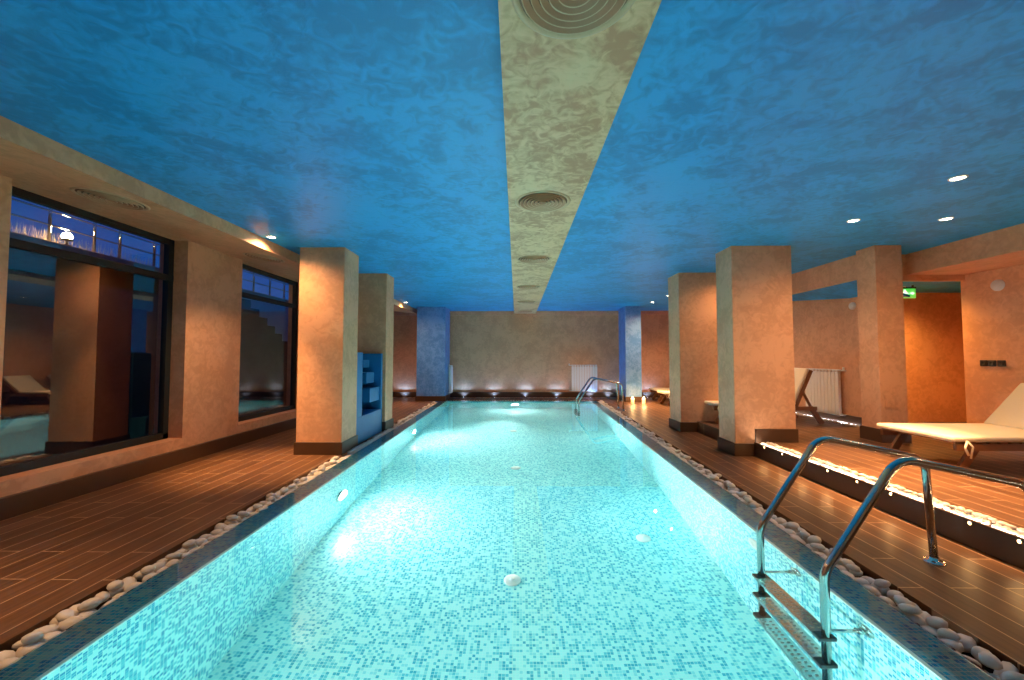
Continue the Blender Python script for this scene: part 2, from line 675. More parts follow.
def quad(pts, uv, mi):
    f = bm.faces.new([bm.verts.new(p) for p in pts])
    f.material_index = mi
    for lp, c in zip(f.loops, uv):
        lp[uvl].uv = c


a, b, c, d = xl(PN), xr(PN), xr(PF), xl(PF)
quad([(a, PN, -PD), (b, PN, -PD), (c, PF, -PD), (d, PF, -PD)], [(a, PN), (b, PN), (c, PF), (d, PF)], 1)
ZT = -0.022
quad([(a, PN, -PD), (d, PF, -PD), (d, PF, ZT), (a, PN, ZT)], [(PN, 5), (PF, 5), (PF, 5 + PD + ZT), (PN, 5 + PD + ZT)], 0)
quad([(c, PF, -PD), (b, PN, -PD), (b, PN, ZT), (c, PF, ZT)], [(-PF, 9), (-PN, 9), (-PN, 9 + PD + ZT), (-PF, 9 + PD + ZT)], 0)
quad([(d, PF, -PD), (c, PF, -PD), (c, PF, ZT), (d, PF, ZT)], [(d, 20), (c, 20), (c, 20 + PD + ZT), (d, 20 + PD + ZT)], 0)
quad([(b, PN, -PD), (a, PN, -PD), (a, PN, ZT), (b, PN, ZT)], [(b, 30), (a, 30), (a, 30 + PD + ZT), (b, 30 + PD + ZT)], 0)
# submerged rim
qa, qd_, qb, qc = a - CW, d - CW, b + CW, c + CW
quad([(qa, PN, ZT), (a, PN, ZT), (d, PF, ZT), (qd_, PF, ZT)], [(qa, PN), (a, PN), (d, PF), (qd_, PF)], 2)
quad([(b, PN, ZT), (qb, PN, ZT), (qc, PF, ZT), (c, PF, ZT)], [(b, PN), (qb, PN), (qc, PF), (c, PF)], 2)
quad([(qd_, PF, ZT), (qc, PF, ZT), (qc, PF + CW, ZT), (qd_, PF + CW, ZT)], [(qd_, PF), (qc, PF), (qc, PF + CW), (qd_, PF + CW)], 2)
quad([(qa, PN - CW, ZT), (qb, PN - CW, ZT), (qb, PN, ZT), (qa, PN, ZT)], [(qa, PN - CW), (qb, PN - CW), (qb, PN), (qa, PN)], 2)
# outer skirt of the rim towards the pebbles
for p, q in (((qa, PN - CW), (qd_, PF + CW)), ((qd_, PF + CW), (qc, PF + CW)), ((qc, PF + CW), (qb, PN - CW)), ((qb, PN - CW), (qa, PN - CW))):
    quad([(p[0], p[1], -0.15), (q[0], q[1], -0.15), (q[0], q[1], ZT), (p[0], p[1], ZT)], [(p[1], 0), (q[1], 0), (q[1], 0.13), (p[1], 0.13)], 2)
M['tile_rim'] = mosaic('mosaic_rim', [(0.0, (0.16, 0.42, 0.50)), (0.35, (0.07, 0.32, 0.46)), (0.66, DEEP), (0.86, INK)], (0.36, 0.44, 0.44))  # same tile as the walls, its weaker light painted as darker colours
basin = link('floor_pool', bm, [M['tile_wall'], M['tile_floor'], M['tile_rim']])
struct(basin)
# corner tile along the inner edge; its lit look painted as a pale colour
bm = bmesh.new()
for p, q, s in (((a, PN), (d, PF), 1), ((b, PN), (c, PF), -1)):
    e = 0.011
    v = [bm.verts.new(x) for x in ((p[0] - e, p[1], ZT + .002), (p[0] + e, p[1], ZT + .002), (q[0] + e, q[1], ZT + .002), (q[0] - e, q[1], ZT + .002),
                                    (p[0] - e, p[1], ZT - .014), (p[0] + e, p[1], ZT - .014), (q[0] + e, q[1], ZT - .014), (q[0] - e, q[1], ZT - .014))]
    for qd in ((0, 1, 2, 3), (7, 6, 5, 4), (4, 5, 1, 0), (5, 6, 2, 1), (6, 7, 3, 2), (7, 4, 0, 3)):
        bm.faces.new([v[i] for i in qd])
struct(link('trim_3', bm, M['tile_edge']))

# --- water surface
bm = bmesh.new()
f = bm.faces.new([bm.verts.new(p) for p in ((qa, PN - CW, -0.008), (qb, PN - CW, -0.008), (qc, PF + CW, -0.008), (qd_, PF + CW, -0.008))])
w = link('pool_water', bm, M['water'])
tag(w, 'clear turquoise water filling the long mosaic swimming pool', 'water', kind='stuff')

# ------------------------------------------------------------------ columns
def column(x0, x1, y0, y1, z0, mat, skirt, z1=HC + 0.02):
    bm = bmesh.new()
    box(bm, x0, x1, y0, y1, -0.05, z1, 0.006)
    c_ = link('column', bm, mat)
    struct(c_)
    bm = bmesh.new()
    e = 0.018
    for (sx0, sx1, sz0, sz1) in skirt:
        box(bm, sx0 - e, sx1 + e, y0 - e, y1 + e, sz0, sz1, 0.003)
    link('baseboard', bm, M['plinth'], c_)
    return c_


column(-2.98, -2.365, 5.50, 6.0, 0, M['wall'], [(-2.98, -2.365, 0, 0.165)])
column(-2.98, -2.355, 7.25, 7.68, 0, M['wall'], [(-2.98, -2.355, 0, 0.165)])
column(2.845, 3.64, 5.52, 5.96, 0, M['wall'], [(2.845, 3.07, 0, 0.165), (3.12, 3.64, RZ, 0.355)])
column(2.82, 3.60, 7.28, 7.80, 0, M['wall'], [(2.82, 3.60, 0, 0.165)])
column(4.745, 5.095, 5.52, 5.83, RZ, M['wall'], [(4.745, 5.095, RZ, 0.355)])
column(-3.03, -2.18, 12.15, 12.95, 0, M['bluecol'], [(-3.03, -2.18, 0, 0.15)])
column(3.10, 3.56, 12.05, 12.85, 0, M['bluecol'], [(3.10, 3.56, 0, 0.15)])

# square access plate on the slim column
bm = bmesh.new()
box(bm, 4.80, 4.97, 5.508, 5.5195, 0.62, 0.80, 0.004)
box(bm, 4.825, 4.96, 5.502, 5.5085, 0.645, 0.79, 0.003)
tag(link('access_panel', bm, M['wall']), 'small square plaster coloured access plate low on the slim right column', 'access panel')

# ------------------------------------------------------------------ windows
def window(name, w, posts):
    gx = WL - 0.175
    a, b = w
    r = bpy.data.objects.new(name, None)
    COL.objects.link(r)
    r.location = (gx, a, SILL)
    struct(r)
    T, TZ, t = 2.768, 2.28, 0.075

    def L_(bm):
        bmesh.ops.translate(bm, verts=bm.verts, vec=(-gx, -a, -SILL))
        return bm
    bm = bmesh.new()
    box(bm, gx - 0.07, gx, a, a + t, SILL, T, 0.003)
    box(bm, gx - 0.07, gx, b - t, b, SILL, T, 0.003)
    box(bm, gx - 0.07, gx, a, b, SILL, SILL + t, 0.003)
    box(bm, gx - 0.07, gx, a, b, T - t, T, 0.003)
    box(bm, gx - 0.07, gx + 0.004, a, b, TZ - 0.035, TZ + 0.035, 0.003)
    link('window_frame', L_(bm), M['frame'], r)
    bm = bmesh.new()
    v = [bm.verts.new((gx - 0.035, y, z)) for y, z in ((a + t, SILL + t), (b - t, SILL + t), (b - t, TZ - .035), (a + t, TZ - .035))]
    bm.faces.new(v)
    v = [bm.verts.new((gx - 0.035, y, z)) for y, z in ((a + t, TZ + .035), (b - t, TZ + .035), (b - t, T - t), (a + t, T - t))]
    bm.faces.new(v)
    link('window_pane', L_(bm), M['pane'], r)
    bm = bmesh.new()
    box(bm, gx, gx + 0.018, a + 0.9, a + 1.05, T - 0.045, T - 0.02, 0.003)
    link('window_latch', L_(bm), M['frame'], r)


window('window_1', W1, 0)
window('window_2', W2, 0)

# ------------------------------------------------------------------ pebbles
def pebble_mesh(seed):
    rnd = random.Random(seed)
    bm = bmesh.new()
    bmesh.ops.create_icosphere(bm, subdivisions=2, radius=1.0)
    ph = [rnd.uniform(0, 6.28) for _ in range(6)]
    for v in bm.verts:
        p = v.co
        k = 1 + 0.13 * math.sin(2.1 * p.x + ph[0]) + 0.12 * math.sin(2.3 * p.y + ph[1]) + 0.08 * math.sin(2.7 * p.z + ph[2] + p.x)
        v.co = Vector((p.x * 0.050 * k, p.y * rnd_w[seed % 4] * k, p.z * 0.026 * k))
    for f in bm.faces:
        f.smooth = True
    me = bpy.data.meshes.new('pebble')
    bm.to_mesh(me)
    bm.free()
    me.materials.append(M['stone'])
    return me


rnd_w = (0.034, 0.038, 0.030, 0.042)
PEB = [pebble_mesh(s) for s in range(8)]


def channel_spots(fn, sgn, ya, yb, rnd):
    """Pebble positions along one channel: two bottom rows and a loose upper row."""
    out = []
    y = ya
    while y < yb:
        for k, off in enumerate((0.045, 0.128)):
            out.append((fn(y) + sgn * (CW + off + rnd.uniform(-.012, .012)), y + k * 0.035 + rnd.uniform(-.014, .014), -0.040 + rnd.uniform(-.008, .008), rnd.uniform(0.9, 1.2)))
        if rnd.random() < 0.62:
            out.append((fn(y) + sgn * (CW + rnd.uniform(.05, .13)), y + 0.03, 0.000 + rnd.uniform(-.006, .008), rnd.uniform(0.75, 1.05)))
        y += 0.089
    return out


def lay(spots, label, group, rnd):
    for x, y, z, s in spots:
        o = bpy.data.objects.new('pebble', PEB[rnd.randrange(8)])
        COL.objects.link(o)
        o.location = (x, y, z)
        o.rotation_euler = (rnd.uniform(-.3, .3), rnd.uniform(-.3, .3), rnd.uniform(0, 6.28))
        o.scale = (s, s, s)
        tag(o, label, 'pebble', group)


def mass(name, spots, label, rnd, s_k=1.0):
    bm = bmesh.new()
    for x, y, z, s in spots:
        k = len(bm.verts)
        bm.from_mesh(PEB[rnd.randrange(8)])
        bm.verts.ensure_lookup_table()
        mt = Matrix.Translation((x, y, z)) @ Matrix.Rotation(rnd.uniform(0, 6.28), 4, 'Z') @ Matrix.Rotation(rnd.uniform(-.3, .3), 4, 'X') @ Matrix.Scale(s * s_k, 4)
        bmesh.ops.transform(bm, matrix=mt, verts=bm.verts[k:])
    tag(link(name, bm, M['stone'], smooth=True), label, 'pebbles', kind='stuff')


rp = random.Random(3)
sl = [(max(x, -2.315) if 5.35 < y < 7.8 else x, y, z, k) for x, y, z, k in channel_spots(xl, -1, 1.62, 12.05, rp)]
sr = channel_spots(xr, 1, 1.55, 12.4, rp)
NP = 146
lay(sl[:NP], 'smooth white pebble lying in the narrow channel along the left pool edge', 'white pebbles along the left pool edge', rp)
lay(sr[:NP], 'smooth white pebble lying in the narrow channel along the right pool edge', 'white pebbles along the right pool edge', rp)
far_sp = []
for i in range(54):
    far_sp.append((-2.06 + i * 0.079, PF + CW + 0.05 + rp.uniform(-.01, .01), -0.035, rp.uniform(.9, 1.15)))
    far_sp.append((-2.06 + i * 0.079, PF + CW + 0.13 + rp.uniform(-.01, .01), -0.035, rp.uniform(.9, 1.15)))
mass('pebbles', sl[NP:] + sr[NP:] + far_sp, 'white pebbles filling the channel around the far half of the pool', rp)

# pebbles lit by strips: platform edge, partition wall, end wall
sp = []
y = 0.4
while y < 5.47:
    for k in range(2):
        sp.append((RX + 0.072 + k * 0.05 + rp.uniform(-.006, .006), y + rp.uniform(-.01, .01), RZ - 0.004 + k * 0.014, rp.uniform(.5, .75)))
    y += 0.052
mass('step_pebbles', sp, 'small white pebbles in the glowing strip along the platform step edge', rp)
sp = []
y = 6.75
while y < 8.45:
    sp.append((PART - 0.085 + rp.uniform(-.03, .03), y, RZ + 0.012, rp.uniform(.55, .8)))
    y += 0.035
mass('wall_pebbles', sp, 'white pebbles in the lit strip under the right radiator', rp)
sp = []
x = -4.0
while x < PART - 0.1:
    sp.append((x, 13.26 + rp.uniform(-.03, .03), -0.02, rp.uniform(.8, 1.0)))
    x += 0.07
mass('end_pebbles', sp, 'white pebbles in the lit channel along the foot of the end wall', rp)

# LED strips
def strip(pts, mat, label, name='light_strip', r=0.011):
    bm = bmesh.new()
    tube(bm, pts, r, 8)
    tag(link(name, bm, mat), label, 'light strip')


strip([(RX + 0.026, 0.4, RZ - 0.017), (RX + 0.026, 5.48, RZ - 0.017)], M['strip'], 'glowing white light strip among pebbles along the platform step edge')
strip([(PART - 0.045, 6.76, RZ + 0.012), (PART - 0.045, 8.45, RZ + 0.012)], M['strip_cool'], 'white light strip at the wall foot under the right radiator')
strip([(RIGHT - 0.06, 3.0, RZ + 0.012), (RIGHT - 0.06, 6.0, RZ + 0.012)], M['strip_cool'], 'white light strip at the right wall foot behind the near lounger')

# ------------------------------------------------------------------ lamps
def downlight(x, y, label, group, z=HC, power=DOWN_W, angle=155, col=WARM, r=0.045, core=3.4):
    o = empty('downlight', label, 'downlight', (x, y, z), group=group)
    bm = bmesh.new()
    lathe(bm, [(r + .016, 0.0), (r + .016, -0.006), (r + .004, -0.010), (r, -0.004), (r, 0.0)], 24)
    link('trim_ring', bm, M['white_plastic'], o)
    bm = bmesh.new()
    lathe(bm, [(r, -0.0035), (0, -0.0035)], 24)
    link('lens', bm, M['lens_warm'], o)
    spot('downlight_beam', (0, 0, -0.02), power, col, angle, 1.0, 0.03, (0, 0, 0), o)
    spot('downlight_core', (0, 0, -0.02), power * core, col, 50, 1.0, 0.03, (0, 0, 0), o)


GR = 'ceiling downlights of the room'
downlight(3.65, 3.43, 'lit downlight in the right blue ceiling, nearest of the right hand row', GR, core=15.0)
downlight(3.65, 4.50, 'lit downlight in blue ceiling just before the wide right column', GR, core=13.0)
downlight(4.60, 4.46, 'lit downlight in blue ceiling before the slim right column', GR, power=DOWN_W * 0.36, core=2.8)
for yy, t in ((6.7, 'between the two wide right columns, nearer one'), (7.8, 'over the farther wide right column'), (8.9, 'just past the farther wide right column')):
    downlight(3.65, yy, 'lit blue ceiling downlight ' + t, GR, power=DOWN_W * 0.7)
downlight(3.62, 10.0, 'lit downlight far off in blue ceiling, beside farther right column edge', GR, power=DOWN_W * 1.3)
downlight(3.62, 11.2, 'lit downlight in blue ceiling nearest the right blue column', GR, power=DOWN_W * 2.6)
downlight(-3.07, 5.0, 'lit downlight against the left bulkhead before the near left column', GR, power=DOWN_W * 1.5, core=6.0)
downlight(-3.02, 8.9, 'lit downlight against the left bulkhead hidden behind left columns', GR, power=DOWN_W * 0.6)
downlight(-3.08, 11.1, 'small lit downlight against the left bulkhead near the blue column', GR)
downlight(-3.02, 1.9, 'lit downlight against the left bulkhead beside the large window', GR, power=DOWN_W * 0.7)
for yy, t in ((1.2, 'behind the viewer, beside the pool ladder'), (2.3, 'above the pool ladder')):  # unseen lamps added for their light on the platform floor
    downlight(4.60, yy, 'unseen downlight added to brighten the platform, ' + t, GR, power=DOWN_W * 0.15, core=48.0)
downlight(6.15, 6.70, 'warm downlight in the lowered soffit of the right recess', GR, z=2.425, power=230, angle=150, col=(1, 0.50, 0.12))


def uplight(x, y, z, label, power=UP_W, rx=0.0):
    o = empty('uplight', label, 'uplight', (x, y, z), group='small uplights along the end wall')
    bm = bmesh.new()
    lathe(bm, [(0.045, -0.02), (0.045, 0.03), (0.036, 0.036), (0.034, 0.030)], 20)
    link('housing', bm, M['steel'], o)
    bm = bmesh.new()
    lathe(bm, [(0.0, 0.030), (0.034, 0.030)], 20)
    link('lens', bm, M['lens_cool'], o)
    spot('uplight_beam', (0, 0, 0.05), power, COOL, 150, 0.8, 0.03, (PI - rx, 0, 0), o)


for x, t in ((-3.70, 'in the dark left corner recess'), (-1.78, 'at end wall, leftmost of those between the blue columns'), (-0.80, 'at end wall, second from the left blue column'),
             (0.20, 'at end wall below the middle of the ceiling beam'), (1.22, 'at end wall left of the radiator'), (2.28, 'at end wall behind the far ladder'),
             (2.86, 'at end wall beside the right blue column foot'), (4.1, 'at end wall right of the right blue column')):
    uplight(x, 13.27, -0.02, 'small white uplight ' + t)

# step lights under the platform nosing
STEPS = (5.28, 4.93, 4.58, 4.22, 3.86, 3.52, 3.2, 2.92, 2.64, 2.32, 2.0)
words_ = ('first', 'second', 'third', 'fourth', 'fifth', 'sixth', 'seventh', 'eighth', 'ninth', 'tenth', 'eleventh')
for i, yy in enumerate(STEPS):
    o = empty('step_light', 'tiny warm step light in platform riser, %s counted from the wide column' % words_[i], 'step light', (RX - 0.012, yy, RZ - 0.016), group='step lights in the platform riser')
    bm = bmesh.new()
    lathe(bm, [(0.016, 0), (0.016, 0.006), (0.011, 0.008)], 16, Matrix.Rotation(-PI / 2, 4, 'Y'))
    link('bezel', bm, M['steel'], o)
    bm = bmesh.new()
    lathe(bm, [(0.011, 0.008), (0, 0.010)], 16, Matrix.Rotation(-PI / 2, 4, 'Y'))
    link('lens', bm, M['lens_step'], o)
    spot('step_beam', (-0.014, 0, 0), 1.3, (1.0, 0.55, 0.2), 165, 0.6, 0.02, (0, PI / 2 - 0.5, 0), o)

# underwater lamps
def pool_lamp(loc, rot, label, r=0.10, beam=1800):
    o = empty('pool_lamp', label, 'pool light', loc, group='underwater pool lamps')
    o.rotation_euler = rot
    bm = bmesh.new()
    lathe(bm, [(r + .035, 0.0), (r + .035, 0.012), (r + .01, 0.028), (r, 0.022)], 32)
    link('bezel', bm, M['steel'], o)
    bm = bmesh.new()
    lathe(bm, [(r, 0.022), (r * .6, 0.030), (0, 0.033)], 32)
    link('lens', bm, M['lens_pool'], o)
    spot('pool_beam', (0, 0, 0.06), beam, AQUA, 44, 0.9, 0.08, (PI, -0.13, 0), o)


pool_lamp((xl(4.7), 4.7, -0.82), (0, PI / 2, 0), 'bright underwater lamp on left pool wall nearest the near left column')
pool_lamp((xl(8.1), 8.1, -0.82), (0, PI / 2, 0), 'bright underwater lamp on left pool wall, farther one')
pool_lamp((xl(1.3), 1.3, -0.82), (0, PI / 2, 0), 'underwater lamp on left pool wall below the viewer', beam=350)
pool_lamp((-0.12, PF, -0.72), (PI / 2, 0, 0), 'bright underwater lamp on the far end wall of the pool', beam=3000)

# floor inlets
def inlet(loc, rot, label):
    o = empty('pool_inlet', label, 'pool inlet', loc, group='white pool inlets')
    o.rotation_euler = rot
    bm = bmesh.new()
    lathe(bm, [(0.075, 0.0), (0.075, 0.008), (0.06, 0.016), (0.0, 0.018)], 24)
    link('cover', bm, M['white_plastic'], o)
    bm = bmesh.new()
    lathe(bm, [(0.022, 0.018), (0.018, 0.024), (0.0, 0.024)], 16)
    link('nozzle', bm, M['white_plastic'], o)


inlet((-0.06, 3.72, -PD), (0, 0, 0), 'round white inlet on pool floor, nearest of the middle row')
inlet((-0.05, 6.4, -PD), (0, 0, 0), 'round white inlet on pool floor, middle of the middle row')
inlet((-0.12, 8.9, -PD), (0, 0, 0), 'round white inlet on pool floor, farthest of the middle row')
inlet((1.28, 4.35, -PD), (0, 0, 0), 'round white inlet on pool floor toward the right wall')
inlet((xr(3.22), 3.22, -0.30), (0, -PI / 2, 0), 'round white inlet on right pool wall beside the near ladder')

# ------------------------------------------------------------------ ceiling vents
def vent(x, y, z, label, group, d=0.50, tilt=0.0):
    o = empty('air_vent', label, 'air vent', (x, y, z), group=group)
    o.rotation_euler = (0, tilt, 0)
    R_ = d / 2
    bm = bmesh.new()
    lathe(bm, [(R_, 0.0), (R_, -0.004), (R_ - 0.012, -0.010), (R_ - 0.028, -0.004), (R_ - 0.030, 0.0)], 48)
    link('flange', bm, M['vent'], o)
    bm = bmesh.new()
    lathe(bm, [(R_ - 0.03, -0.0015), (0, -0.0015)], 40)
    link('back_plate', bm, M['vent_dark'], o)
    n = 6
    for i in range(n):
        rr = (R_ - 0.046) * (1 - i / n)
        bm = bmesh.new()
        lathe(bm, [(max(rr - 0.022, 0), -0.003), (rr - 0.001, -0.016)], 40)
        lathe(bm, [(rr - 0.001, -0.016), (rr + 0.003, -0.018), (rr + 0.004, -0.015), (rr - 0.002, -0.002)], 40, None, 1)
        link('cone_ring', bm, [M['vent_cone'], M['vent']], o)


for y, t in ((1.51, 'largest in view, nearest overhead'), (3.67, 'second from the viewer'), (5.84, 'third from the viewer'), (8.18, 'fourth from the viewer'),
             (10.4, 'second before the end wall'), (12.55, 'last before the end wall')):
    vent(0.215 if y < 7 else 0.19, y, 2.70, 'round ringed air vent in the beige ceiling beam, ' + t, 'vents in the ceiling beam')
vent(-3.62, 3.55, SOF(-3.62), 'round ringed air vent in left bulkhead above the large window', 'vents in the left bulkhead', 0.52, TILT)
vent(-3.58, 5.68, SOF(-3.58), 'round ringed air vent in left bulkhead before the smaller window', 'vents in the left bulkhead', 0.52, TILT)

# ------------------------------------------------------------------ pool ladders
def ladder(y_near, dx, label, gap=0.556):
    o = empty('pool_ladder', label, 'pool ladder', (dx, y_near, 0.0))
    prof = [(1.545, -0.77), (1.545, 0.21), (1.935, 0.785), (2.60, 0.648), (2.635, 0.0)]
    for yy in (0, gap):
        bm = bmesh.new()
        tube(bm, fillet([(x, yy, z) for x, z in prof], [0.16, 0.13, 0.11]), 0.0215, 18)
        h = link('handrail', bm, M['steel'], o)
        bm = bmesh.new()
        lathe(bm, [(0.058, 0.0), (0.058, 0.006), (0.045, 0.014), (0.026, 0.016), (0.024, 0.03), (0.0, 0.03)], 28, Matrix.Translation((2.635, yy, 0.0)))
        link('flange', bm, M['steel'], h)
        bm = bmesh.new()
        xw = xr(y_near + yy) - dx
        tube(bm, [(1.55, yy, -0.16), (xw - 0.03, yy, -0.16)], 0.013, 12)
        tube(bm, [(xw - 0.05, yy, -0.16), (xw - 0.012, yy - 0.0, -0.16)], 0.022, 12)
        lathe(bm, [(0.045, 0.0), (0.045, 0.01), (0.022, 0.016)], 20, Matrix.Translation((xw, yy, -0.16)) @ Matrix.Rotation(-PI / 2, 4, 'Y'))
        link('wall_brace', bm, M['steel'], h)
    for z in (-0.22, -0.47, -0.72):
        bm = bmesh.new()
        box(bm, 1.49, 1.59, 0.03, gap - 0.03, z - 0.016, z + 0.010, 0.004)
        t = link('tread', bm, M['steel'], o)
        bm = bmesh.new()
        for k in range(16):
            xx = 0.06 + k * (gap - 0.13) / 15
            for q in range(2):
                box(bm, 1.512 + q * 0.036, 1.530 + q * 0.036, xx, xx + 0.008, z + 0.0095, z + 0.014)
        link('grip_pad', bm, M['grip'], t)
        for yy in (0, gap):
            s = 1 if yy == 0 else -1
            bm = bmesh.new()
            box(bm, 1.496, 1.585, min(yy - s * 0.023, yy + s * 0.036), max(yy - s * 0.023, yy + s * 0.036), z - 0.020, z + 0.014, 0.006)
            link('end_cap', bm, M['black_plastic'], t)
    return o


ladder(2.16, 0.0, 'polished steel pool ladder with arched handrails at right, nearest the viewer')
ladder(10.1, -0.10, 'polished steel pool ladder at the far right corner before the radiator', 0.5)

# ------------------------------------------------------------------ cascade
cs = empty('water_cascade', 'blue stepped water cascade standing between the two left columns', 'water cascade', (-2.7, 6.7, 0))


def cpart(name, *b, label=None):
    bm = bmesh.new()
    x0, x1, y0, y1, z0, z1 = b
    box(bm, x0 + 2.7, x1 + 2.7, y0 - 6.7, y1 - 6.7, z0, z1, 0.006)
    return link(name, bm, M['cascade'], cs)


cpart('basin', -3.22, -2.40, 6.02, 7.23, 0.0, 0.40)
cpart('back_panel', -3.00, -2.93, 6.02, 7.23, 0.40, 1.36)
cpart('side_panel', -2.93, -2.40, 6.02, 6.30, 0.40, 1.37)
cpart('side_panel', -2.93, -2.40, 7.15, 7.23, 0.40, 1.36)
cpart('step_block', -2.93, -2.43, 6.70, 7.15, 0.56, 0.79)
cpart('step_block', -2.93, -2.52, 6.79, 7.15, 0.86, 1.04)
cpart('step_block', -2.93, -2.61, 6.88, 7.15, 1.12, 1.25)
cpart('spout_block', -2.93, -2.46, 6.30, 6.36, 0.60, 0.85)

# ------------------------------------------------------------------ radiators
def radiator(loc, rz, n, h, label, w=0.08, dep=0.09, start=False):
    o = empty('radiator', label, 'radiator', loc, rz)      # local x along the wall, +y out of the wall, z up
    for i in range(n):
        x0 = i * w
        bm = bmesh.new()
        box(bm, x0 + 0.004, x0 + w - 0.004, dep - 0.012, dep, 0.0, h - 0.05, 0.004)
        box(bm, x0 + 0.03, x0 + 0.05, 0.025, dep - 0.01, 0.02, h - 0.04)
        box(bm, x0 + 0.006, x0 + w - 0.006, 0.025, dep - 0.014, h - 0.03, h, 0.008)
        box(bm, x0 + 0.006, x0 + w - 0.006, 0.025, dep - 0.014, 0.0, 0.03, 0.006)
        box(bm, x0 + 0.030, x0 + 0.050, dep - 0.02, dep - 0.006, h - 0.055, h - 0.012, 0.003)
        link('fin', bm, M['radiator'], o)
    bm = bmesh.new()
    box(bm, 0.1, 0.14, 0.0, 0.03, 0.1, h - 0.05)
    box(bm, n * w - 0.14, n * w - 0.10, 0.0, 0.03, 0.1, h - 0.05)
    link('bracket', bm, M['radiator'], o)
    bm = bmesh.new()
    tube(bm, fillet([(n * w - 0.01, 0.05, h - 0.02), (n * w + 0.07, 0.05, h - 0.02), (n * w + 0.07, 0.011, h - 0.02)], 0.02, 4), 0.010, 10)
    lathe(bm, [(0.0, 0.0), (0.018, 0.0), (0.018, 0.05), (0.012, 0.06), (0, 0.06)], 14, Matrix.Translation((n * w + 0.07, 0.05, h - 0.02)))
    tube(bm, fillet([(n * w - 0.01, 0.05, 0.02), (n * w + 0.06, 0.05, 0.02), (n * w + 0.06, 0.011, 0.02)], 0.02, 4), 0.010, 10)
    if start:      # valve at the other end
        for v in bm.verts:
            v.co.x = n * w - v.co.x
        bmesh.ops.reverse_faces(bm, faces=bm.faces)
    link('valve', bm, M['white_plastic'], o)


radiator((2.52, Y1 - 0.0, 0.20), PI, 10, 0.85, 'white ribbed radiator on the end wall left of the right blue column', 0.083)
radiator((-2.18, 13.05, 0.19), -PI / 2, 5, 0.85, 'white radiator seen edge on beside the left blue column')
radiator((PART, 7.10, 0.31), PI / 2, 10, 0.78, 'white ribbed radiator on the orange right wall behind the lounger', 0.082, start=True)

# ------------------------------------------------------------------ sun loungers
def lounger(loc, rz, back_deg, label, Lf=1.38, W=0.80, base=0.0, head=0.66):
    """Local x runs from foot (0) to head, y across, z from the floor it stands on."""
    o = empty('sun_lounger', label, 'sun lounger', loc, rz)
    H = 0.29
    for s in (0, 1):
        yy = 0.03 if s == 0 else W - 0.03
        bm = bmesh.new()
        bar(bm, (0.02, yy, H - 0.03), (Lf + 0.36, yy, H - 0.03), 0.035, 0.065)
        link('side_rail', bm, M['wood'], o)
        bm = bmesh.new()
        bar(bm, (0.26, yy + (0.034 if s == 0 else -0.034), H - 0.01), (0.07, yy + (0.034 if s == 0 else -0.034), 0.0), 0.034, 0.075, (1, 0, 0.6))
        link('leg', bm, M['wood'], o)
        bm = bmesh.new()
        bar(bm, (Lf + 0.28, yy + (0.034 if s == 0 else -0.034), H - 0.01), (Lf + 0.47, yy + (0.034 if s == 0 else -0.034), 0.0), 0.034, 0.075, (1, 0, -0.6))
        link('leg', bm, M['wood'], o)
    bm = bmesh.new()
    for k in range(12):
        x = 0.03 + k * (Lf - 0.06) / 11.5
        box(bm, x, x + 0.07, 0.02, W - 0.02, H, H + 0.018, 0.003)
    link('slat_base', bm, M['wood'], o)
    bm = bmesh.new()
    box(bm, -0.02, Lf + 0.01, 0.0, W, H + 0.018, H + 0.070, 0.022)
    link('seat_mattress', bm, M['cushion'], o, smooth=True)
    # tie at the foot corner
    bm = bmesh.new()
    tube(bm, fillet([(0.10, -0.004, H + 0.03), (0.06, -0.02, H - 0.03), (0.10, -0.012, H - 0.10)], 0.02, 4), 0.010, 8)
    tube(bm, fillet([(0.10, -0.004, H + 0.03), (0.13, -0.024, H - 0.02), (0.115, -0.014, H - 0.13)], 0.02, 4), 0.008, 8)
    link('tie', bm, M['cushion'], o)
    t = math.radians(back_deg)
    c_, s_ = math.cos(t), math.sin(t)
    mt = Matrix.Translation((Lf, 0, H + 0.005)) @ Matrix.Rotation(-t, 4, 'Y')
    bm = bmesh.new()
    box(bm, 0.0, head, 0.0, 0.045, -0.035, 0.02, 0.004)
    box(bm, 0.0, head, W - 0.045, W, -0.035, 0.02, 0.004)
    for k in range(6):
        x = 0.04 + k * (head - 0.1) / 5
        box(bm, x, x + 0.07, 0.04, W - 0.04, -0.006, 0.014, 0.003)
    bmesh.ops.transform(bm, matrix=mt, verts=bm.verts)
    br = link('backrest_frame', bm, M['wood'], o)
    bm = bmesh.new()
    box(bm, 0.02, head + 0.01, 0.012, W - 0.012, 0.016, 0.075, 0.022)
    bmesh.ops.transform(bm, matrix=mt, verts=bm.verts)
    link('back_mattress', bm, M['cushion'], o, smooth=True)
    for yy in (0.06, W - 0.06):
        bm = bmesh.new()
        a0 = mt @ Vector((head * 0.45, 0, -0.03))
        bar(bm, (a0.x, yy, a0.z), (Lf + 0.30, yy, H - 0.04), 0.025, 0.035)
        link('prop', bm, M['wood'], br)
    return o


lounger((4.15, 4.02, RZ), 0.0, 46, 'cream padded wooden sun lounger on the platform at right edge, nearest', 1.22, 0.86)
lounger((3.25, 6.98, RZ), 0.0, 66, 'cream sun lounger with dark wood frame before the right radiator', 1.36, 0.78)
lounger((3.88, 11.0, 0.0), 0.0, 40, 'far sun lounger behind right columns, the one farther from the end wall', 1.0, 0.66)
lounger((4.00, 12.1, 0.0), 0.0, 40, 'far sun lounger behind right columns, the one closer to the end wall', 0.9, 0.66)

